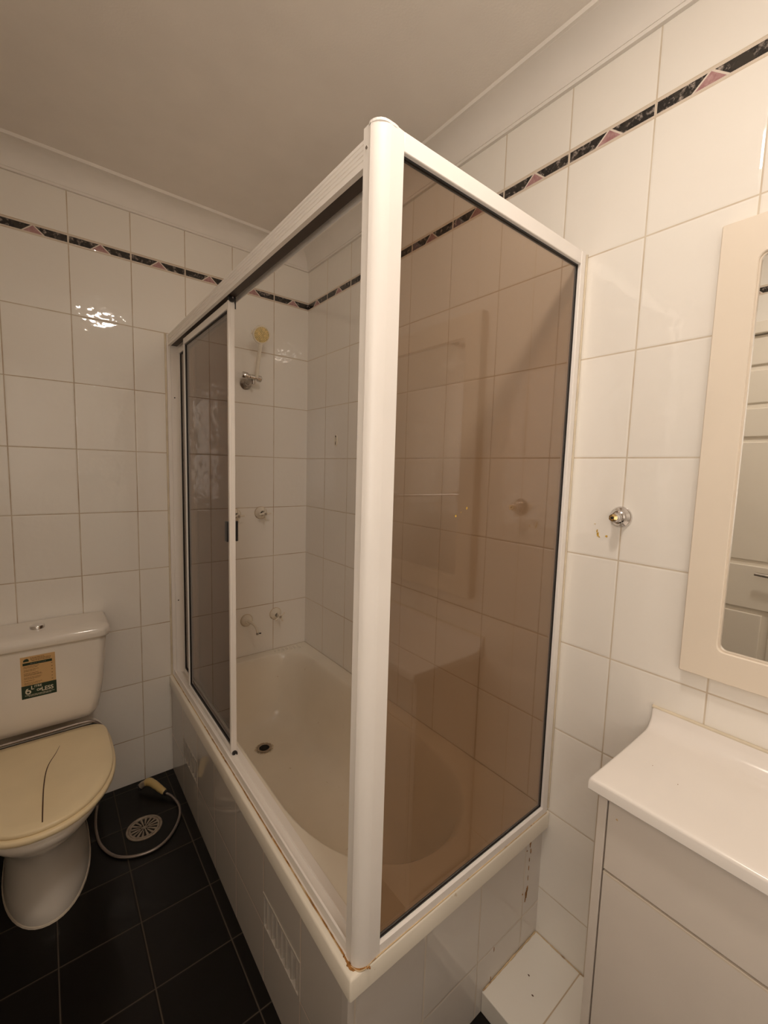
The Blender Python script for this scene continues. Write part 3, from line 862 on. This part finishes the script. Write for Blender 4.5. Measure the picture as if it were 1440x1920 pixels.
MB().tube(spline([a0, a0 * 0.6 + a1 * 0.4 + Vector((0, 0.004, 0)), a0 * 0.25 + a1 * 0.75 + Vector((0, 0.002, 0)), a1], 6), [0.0085] * 19, 16).build('handle', 'creampl', sh, smooth=60)
fn = Vector((-0.10, -0.85, -0.33)).normalized()
RS = 1.3     # the way the rose faces
hc = a1 + Vector((0.000, -0.006, 0.036))
MB().lathe([(a * RS * 0.95, b) for a, b in ((0, -0.022), (0.012, -0.021), (0.024, -0.014), (0.031, -0.004), (0.0325, 0.004), (0.031, 0.010), (0.027, 0.010), (0.0265, 0.008))], hc, fn, 36).build('rose', 'creampl', sh, smooth=40)
face = MB().lathe([(0.0327, 0.0085), (0.022, 0.0105), (0, 0.0115)], hc, fn, 36).build('spray_face', 'rose', sh, smooth=60)
nz = MB()
ex = fn.cross(Vector((0, 0, 1))).normalized(); ey = ex.cross(fn)
for rr, nn in ((0.005, 5), (0.0115, 10), (0.0175, 16), (0.0235, 20), (0.029, 24)):
    for k in range(nn):
        a = 2 * PI * (k + 0.5 * (nn % 3)) / nn
        c = hc + fn * (0.0114 - rr * 0.075) + ex * rr * math.cos(a) + ey * rr * math.sin(a)
        nz.lathe([(0.0014, 0), (0.0011, 0.0014), (0, 0.0014)], c, fn, 6)
nz.build('nozzle', 'crack', face)
MB().tube([hc + Vector((-0.030, 0.006, 0.004)), hc + Vector((-0.041, 0.004, 0.010)), hc + Vector((-0.043, 0.004, -0.004))], 0.0035, 10).build('selector_lever', 'creampl', sh, smooth=60)

# ------------------------------------------------------------------ taps
def cross_tap(label, loc, rot, group='cross handle taps on the shower wall'):
    root = thing('cross_tap', label, 'tap', (0, 0, 0), group)
    MB().lathe([(0, 0), (0.0285, 0), (0.0300, 0.0015), (0.0300, 0.004), (0.024, 0.011), (0.015, 0.019), (0.011, 0.024)], (0, -0.0005, 0), (0, -1, 0), 32).build('flange', 'creampl', root, smooth=40)
    MB().lathe([(0.0302, 0), (0.0318, 0.0), (0.0318, 0.0018), (0.0302, 0.0018)], (0, -0.0003, 0), (0, -1, 0), 32).build('grime_ring', 'silicone', root)
    MB().lathe([(0.009, 0.018), (0.008, 0.045), (0.0085, 0.048), (0, 0.048)], (0, 0, 0), (0, -1, 0), 20).build('spindle', 'chrome', root, smooth=40)
    h = MB()
    for k in range(4):
        a = rot + k * PI / 2
        ca, sa = math.cos(a), math.sin(a)
        h.tube([(0, -0.056, 0), (0.012 * ca, -0.056, 0.012 * sa), (0.029 * ca, -0.056, 0.029 * sa), (0.031 * ca, -0.056, 0.031 * sa)], [0.0055, 0.0042, 0.0036, 0.0022], 12)
    h.lathe([(0, 0.045), (0.0085, 0.045), (0.0095, 0.052), (0.0095, 0.060), (0.0075, 0.063), (0, 0.063)], (0, 0, 0), (0, -1, 0), 20)
    hd = h.build('cross_handle', 'creampl', root, smooth=50)
    MB().lathe([(0.0065, 0.0632), (0.006, 0.0642), (0, 0.0645)], (0, 0, 0), (0, -1, 0), 16).build('button', 'dullchrome', hd)
    root.location = loc
    return root
cross_tap('cream cross-handled tap at mid height on the shower wall, fully in view', (-0.252, 0, 1.178), 0.05)
cross_tap('cream cross-handled tap half hidden behind the sliding door stile', (-0.384, 0, 1.172), 0.05)
cross_tap('cream cross-handled tap low on the wall just above the bath end', (-0.172, 0, 0.646), 0.55)
bsq = thing('bath_spout', 'cream swan-neck bath spout low on the shower wall', 'tap', (-0.326, 0, 0.640))
bc = (-0.326, -0.0005, 0.640)
MB().lathe([(0, 0), (0.0285, 0), (0.0295, 0.0015), (0.0295, 0.004), (0.023, 0.012), (0.014, 0.018), (0.010, 0.024), (0, 0.024)], bc, (0, -1, 0), 32).build('flange', 'creampl', bsq, smooth=40)
MB().lathe([(0.0298, 0), (0.0312, 0.0), (0.0312, 0.0018), (0.0298, 0.0018)], bc, (0, -1, 0), 32).build('grime_ring', 'silicone', bsq)
sc_ = spline([(-0.326, -0.016, 0.640), (-0.324, -0.045, 0.642), (-0.318, -0.078, 0.638), (-0.314, -0.098, 0.626), (-0.312, -0.106, 0.606)], 6)
MB().tube(sc_, [0.0068 - 0.0018 * min(1, k / 10) for k in range(len(sc_))], 14).build('spout', 'creampl', bsq, smooth=60)
MB().lathe([(0, 0), (0.0062, 0), (0.0062, 0.010), (0, 0.010)], (-0.312, -0.106, 0.607), (0, 0, -1), 14).build('aerator', 'dullchrome', bsq, smooth=30)
MB().lathe([(0, 0), (0.003, 0), (0.003, 0.009), (0, 0.010)], (-0.304, -0.108, 0.602), (1, -0.2, 0), 10).build('peg', 'blackpl', bsq, smooth=30)

# ------------------------------------------------------------------ toilet
TX = -1.135
tl = thing('toilet', 'white close-coupled toilet with a cracked yellowed seat lid', 'toilet', (TX, -0.3, 0))
def sect(z, hw, yf, yb, nb=4.0, nf=2.1, N=48, tx=TX, flat=0.42):
    """egg section: front half ellipse, squarer back"""
    yc = yb + (yf - yb) * flat
    pts = []
    for k in range(N):
        a = 2 * PI * k / N
        c, s = math.cos(a), math.sin(a)
        if s < 0:      # front (towards -y)
            e = 2 / nf
            pts.append((tx + hw * math.copysign(abs(c) ** e, c), yc - (yc - yf) * abs(s) ** e, z))
        else:
            e = 2 / nb
            pts.append((tx + hw * math.copysign(abs(c) ** e, c), yc + (yb - yc) * abs(s) ** e, z))
    return pts
secs = [sect(0.0, 0.118, -0.515, -0.03), sect(0.01, 0.121, -0.518, -0.03), sect(0.04, 0.116, -0.508, -0.03), sect(0.12, 0.112, -0.500, -0.03), sect(0.19, 0.113, -0.512, -0.03),
        sect(0.25, 0.122, -0.545, -0.03), sect(0.295, 0.142, -0.592, -0.03), sect(0.33, 0.165, -0.635, -0.03), sect(0.36, 0.181, -0.662, -0.03), sect(0.385, 0.189, -0.674, -0.03), sect(0.396, 0.187, -0.671, -0.032), sect(0.400, 0.180, -0.664, -0.036)]
MB().loft(secs).build('pan', 'ceramic', tl, smooth=60)
MB().loft([sect(0.0, 0.124, -0.521, -0.03), sect(0.005, 0.122, -0.519, -0.03)]).build('floor_bead', 'lamedge', tl, smooth=60)
secs = [sect(0.402, 0.190, -0.678, -0.19, 5), sect(0.405, 0.195, -0.684, -0.187, 5), sect(0.416, 0.196, -0.685, -0.187, 5), sect(0.420, 0.192, -0.681, -0.19, 5)]
seat = MB().loft(secs).build('seat', 'seat', tl, smooth=60)
secs = [sect(0.4205, 0.186, -0.672, -0.200, 7), sect(0.424, 0.189, -0.675, -0.197, 7), sect(0.431, 0.189, -0.675, -0.197, 7), sect(0.4345, 0.185, -0.671, -0.201, 7), sect(0.4352, 0.165, -0.64, -0.225, 7), sect(0.4345, 0.10, -0.55, -0.27, 7)]
lid = MB().loft(secs).build('seat_lid', 'seat', tl, smooth=60)
lid['label'] = 'yellowed lid with a long curved crack'
pts = spline([(-1.088, -0.288, 0.4343), (-1.100, -0.33, 0.4345), (-1.118, -0.38, 0.4347), (-1.127, -0.43, 0.4347), (-1.132, -0.50, 0.4347), (-1.134, -0.58, 0.4349), (-1.135, -0.655, 0.4348)], 8)
MB().tube(pts, [0.0004 + 0.0014 * math.sin(PI * min(1, (k + 2) / len(pts)) * 0.55) for k in range(len(pts))], 6).build('crack', 'crack', lid)
MB().tube([(-1.32, -0.1925, 0.427), (-1.135, -0.1925, 0.427), (-0.975, -0.1925, 0.427)], 0.0055, 10).build('hinge_bar', 'seal', tl, smooth=60)
# cistern
def csec(z, hw, yf, r, yb=-0.004):
    p = []
    N = 8
    x0, x1 = TX - hw, TX + hw
    for cxx, a0 in ((x0 + r, 180), (x1 - r, 270)):
        for k in range(N + 1):
            a = math.radians(a0 + 90 * k / N)
            p.append((cxx + r * math.cos(a), yf + r + r * math.sin(a), z))
    p += [(x1, yb, z), (x0, yb, z)]
    return p
cis = MB().loft([csec(0.436, 0.120, -0.120, 0.03), csec(0.440, 0.142, -0.146, 0.035), csec(0.452, 0.160, -0.164, 0.035), csec(0.475, 0.172, -0.174, 0.035), csec(0.52, 0.181, -0.181, 0.035), csec(0.60, 0.192, -0.185, 0.035), csec(0.70, 0.201, -0.188, 0.035), csec(0.757, 0.204, -0.190, 0.035)]).build('cistern', 'ceramic', tl, smooth=60)
lidc = MB().loft([csec(0.7585, 0.203, -0.189, 0.035), csec(0.7600, 0.213, -0.198, 0.038), csec(0.766, 0.217, -0.2015, 0.04), csec(0.782, 0.217, -0.2015, 0.04), csec(0.793, 0.214, -0.198, 0.04), csec(0.800, 0.205, -0.189, 0.04), csec(0.8025, 0.15, -0.14, 0.04)]).build('cistern_lid', 'ceramic', tl, smooth=60)
MB().lathe([(0.0215, -0.004), (0.0215, 0.010), (0.0195, 0.013), (0.0, 0.0135)], (TX, -0.098, 0.801), (0, 0, 1), 32).build('flush_button', 'chrome', lidc, smooth=35)
# water label on the cistern
gx0, gx1, gz0, gz1 = -1.1835, -1.0885, 0.583, 0.7345
yf = lambda z: -(0.185 + (z - 0.60) * 0.03) - 0.0006
def patch(mb, x0, x1, z0, z1, lift=0.0):
    mb.loft([[(x0, yf(z0) - lift, z0), (x1, yf(z0) - lift, z0), (x1, yf(z0) + 0.002, z0), (x0, yf(z0) + 0.002, z0)], [(x0, yf(z1) - lift, z1), (x1, yf(z1) - lift, z1), (x1, yf(z1) + 0.002, z1), (x0, yf(z1) + 0.002, z1)]])
mb = MB(); patch(mb, gx0, gx1, gz0 + 0.047, gz1)
sk = mb.build('sticker', 'sticker', cis); sk['label'] = 'tan and dark green water-saving label'
mb = MB(); patch(mb, gx0 - 0.0005, gx1 + 0.0005, gz0, gz0 + 0.047, 0.0001); 
mb.build('green_band', 'green', sk)
mb = MB(); patch(mb, gx0 + 0.006, gx1 - 0.009, 0.7035, 0.7125, 0.0003)
mb.build('green_bar', 'green', sk)
mb = MB()
hx = gx0 + 0.008
mb.prism([(hx, 0.717), (hx + 0.015, 0.717), (hx + 0.015, 0.7225), (hx + 0.011, 0.7275), (hx + 0.005, 0.7265), (hx, 0.7225)], 1, yf(0.722) - 0.0004, yf(0.722) + 0.001)
mb.build('emblem', 'green', sk)
mb = MB(); rd = random.Random(5)
def textline(x0, x1, z, h=0.0016):
    x = x0
    while x < x1:
        w1 = min(0.003 + 0.006 * rd.random(), x1 - x)
        if w1 > 0.001: patch(mb, x, x + w1, z, z + h, 0.0003)
        x += w1 + 0.0011
for z, e in ((0.698, 0.052), (0.6935, 0.046), (0.686, 0.048), (0.6815, 0.04), (0.6735, 0.047), (0.669, 0.055), (0.6655, 0.058), (0.658, 0.056), (0.6535, 0.052), (0.646, 0.036), (0.6385, 0.056), (0.634, 0.05)):
    textline(gx0 + 0.008, gx0 + e, z)
for z in (0.696, 0.684, 0.6725, 0.6605, 0.649, 0.6375): textline(gx1 - 0.012, gx1 - 0.008, z, 0.0024)
textline(gx0 + 0.027, gx1 - 0.030, 0.7265, 0.0022); textline(gx0 + 0.027, gx1 - 0.010, 0.7215, 0.0022); textline(gx0 + 0.030, gx1 - 0.012, 0.7165, 0.0022)
mb.build('fine_print', 'print', sk)
for ln in ((gx0 + 0.008, gx1 - 0.006, 0.5935, 0.0016), (gx0 + 0.018, gx1 - 0.014, 0.5895, 0.0013), (gx0 + 0.026, gx1 - 0.026, 0.7075, 0.001)):
    mb = MB(); textline(*ln)
    mb.build('pale_print', 'white_print', sk)
def text(s, x, z, size, bold=0.0, parent=sk, sx=1.0):
    cu = bpy.data.curves.new('t', 'FONT'); cu.body = s; cu.size = size; cu.extrude = 0.0002; cu.offset = bold
    to = bpy.data.objects.new('t', cu); COL.objects.link(to)
    bpy.context.view_layer.update()
    me = bpy.data.meshes.new_from_object(to.evaluated_get(bpy.context.evaluated_depsgraph_get()))
    bpy.data.objects.remove(to)
    me.transform(Matrix.Translation((x, yf(z) - 0.0005, z)) @ Matrix.Rotation(PI / 2, 4, 'X') @ Matrix.Scale(sx, 4, (1, 0, 0)))
    me.materials.clear(); me.materials.append(MT['white_print'])
    o = bpy.data.objects.new('lettering', me); COL.objects.link(o); attach(o, parent)
    return o
text('6', gx0 + 0.008, 0.5985, 0.036, 0.0003)
text('L', gx0 + 0.0245, 0.6135, 0.0185, 0.0003)
text('ITRE', gx0 + 0.034, 0.6195, 0.0105, 0.0002)
text('OR', gx0 + 0.040, 0.6045, 0.0105, 0.0004)
text('LESS', gx0 + 0.053, 0.6010, 0.0205, 0.0004, sx=0.86)

# ------------------------------------------------------------------ bidet hose and sprayer
hs = thing('bidet_sprayer', 'bidet sprayer on a metal hose coiled round the floor drain', 'sprayer', (-0.85, -0.2, 0))
hp = [(-1.37, -0.195, 0.4185), (-1.28, -0.193, 0.441), (-1.20, -0.1905, 0.442), (-1.10, -0.1905, 0.443), (-1.03, -0.190, 0.444), (-0.985, -0.192, 0.438), (-0.955, -0.195, 0.400), (-0.948, -0.200, 0.33), (-0.955, -0.17, 0.20), (-0.965, -0.11, 0.08), (-0.975, -0.085, 0.02), (-0.985, -0.13, 0.0065), (-0.990, -0.205, 0.0065), (-0.982, -0.295, 0.0065), (-0.949, -0.372, 0.0065), (-0.897, -0.414, 0.0065), (-0.831, -0.427, 0.0065), (-0.775, -0.400, 0.0065), (-0.727, -0.334, 0.0065), (-0.709, -0.264, 0.0065), (-0.722, -0.200, 0.013), (-0.7385, -0.176, 0.020), (-0.747, -0.164, 0.024)]
SPL = spline(hp, 26)
mb = MB()
rr_ = [0.0055 if k % 2 else 0.0047 for k in range(len(SPL))]
mb.tube(SPL, rr_, 10)
mb.build('hose', 'hose', hs, smooth=80)
gp = [(-0.744, -0.168, 0.023), (-0.754, -0.150, 0.028), (-0.772, -0.115, 0.037), (-0.788, -0.088, 0.040), (-0.800, -0.080, 0.036)]
MB().tube(spline(gp, 4), [0.010, 0.0125, 0.013, 0.013, 0.0135, 0.014, 0.014, 0.0145, 0.015, 0.015, 0.0155, 0.016, 0.016, 0.0155, 0.015, 0.0145, 0.014], 16).build('grip', 'creamhose', hs, smooth=60)
MB().tube([(-0.7395, -0.176, 0.020), (-0.746, -0.164, 0.024)], 0.0095, 14).build('hose_nut', 'blackpl', hs, smooth=40)
MB().tube([(-0.800, -0.080, 0.036), (-0.812, -0.0755, 0.030), (-0.822, -0.074, 0.022)], [0.0135, 0.013, 0.0125], 16).build('spray_head', 'drain', hs, smooth=50)
MB().tube([(-0.820, -0.0745, 0.0235), (-0.8255, -0.074, 0.0195)], [0.0138, 0.0138], 16).build('collar', 'blackpl', hs, smooth=40)
MB().tube([(-0.8250, -0.074, 0.020), (-0.8275, -0.0735, 0.018)], [0.0105, 0.009], 16).build('nozzle_plate', 'chrome', hs, smooth=40)

# ------------------------------------------------------------------ floor waste
fd = thing('floor_drain', 'round slotted metal floor drain in the black tiles', 'floor drain', (-0.841, -0.293, 0))
dc = Vector((-0.841, -0.2925, 0.0))
RD = 0.062
MB().lathe([(RD, 0.0), (RD, 0.0025), (RD - 0.003, 0.0035), (RD - 0.0075, 0.0035), (RD - 0.0085, 0.002)], dc, (0, 0, 1), 48).build('outer_ring', 'drain', fd, smooth=40)
MB().lathe([(RD - 0.0095, 0.0005), (RD - 0.0095, 0.003), (RD - 0.016, 0.003), (RD - 0.016, 0.0005)], dc, (0, 0, 1), 48).build('inner_ring', 'drain', fd, smooth=40)
MB().lathe([(0, 0.0004), (RD - 0.002, 0.0004)], dc, (0, 0, 1), 40).build('sump', 'hole', fd)
gb = MB()
gb.lathe([(0, 0.003), (0.0065, 0.003), (0.0065, 0.0005)], dc, (0, 0, 1), 20)
for k in range(16):
    a = 2 * PI * k / 16 + 0.1
    e1, e2 = Vector((math.cos(a), math.sin(a), 0)), Vector((-math.sin(a), math.cos(a), 0))
    ra, rb = (0.005, RD - 0.015) if k % 2 == 0 else (0.016, RD - 0.015)
    w1, w2 = 0.0014, 0.0042
    P = [dc + e1 * ra - e2 * w1, dc + e1 * rb - e2 * w2, dc + e1 * rb + e2 * w2, dc + e1 * ra + e2 * w1]
    gb.prism([(p.x, p.y) for p in P], 2, 0.0006, 0.003)
gb.build('grate', 'drain', fd)

# ------------------------------------------------------------------ towel rail on the front wall (seen in reflections)
tr = thing('towel_rail', 'chrome towel rail on the tiled wall reflected in the mirror', 'towel rail', (-0.83, YB, 1.262))
tb = MB().tube([(-0.555, YB + 0.055, 1.262), (-1.15, YB + 0.055, 1.262)], 0.008, 14).build('bar', 'chrome', tr, smooth=60)
for x in (-0.565, -1.14):
    MB().lathe([(0, 0), (0.024, 0), (0.024, 0.005), (0.012, 0.012), (0.010, 0.060), (0.0, 0.066)], (x, YB + 0.0005, 1.262), (0, 1, 0), 24).build('bracket', 'chrome', tr, smooth=40)
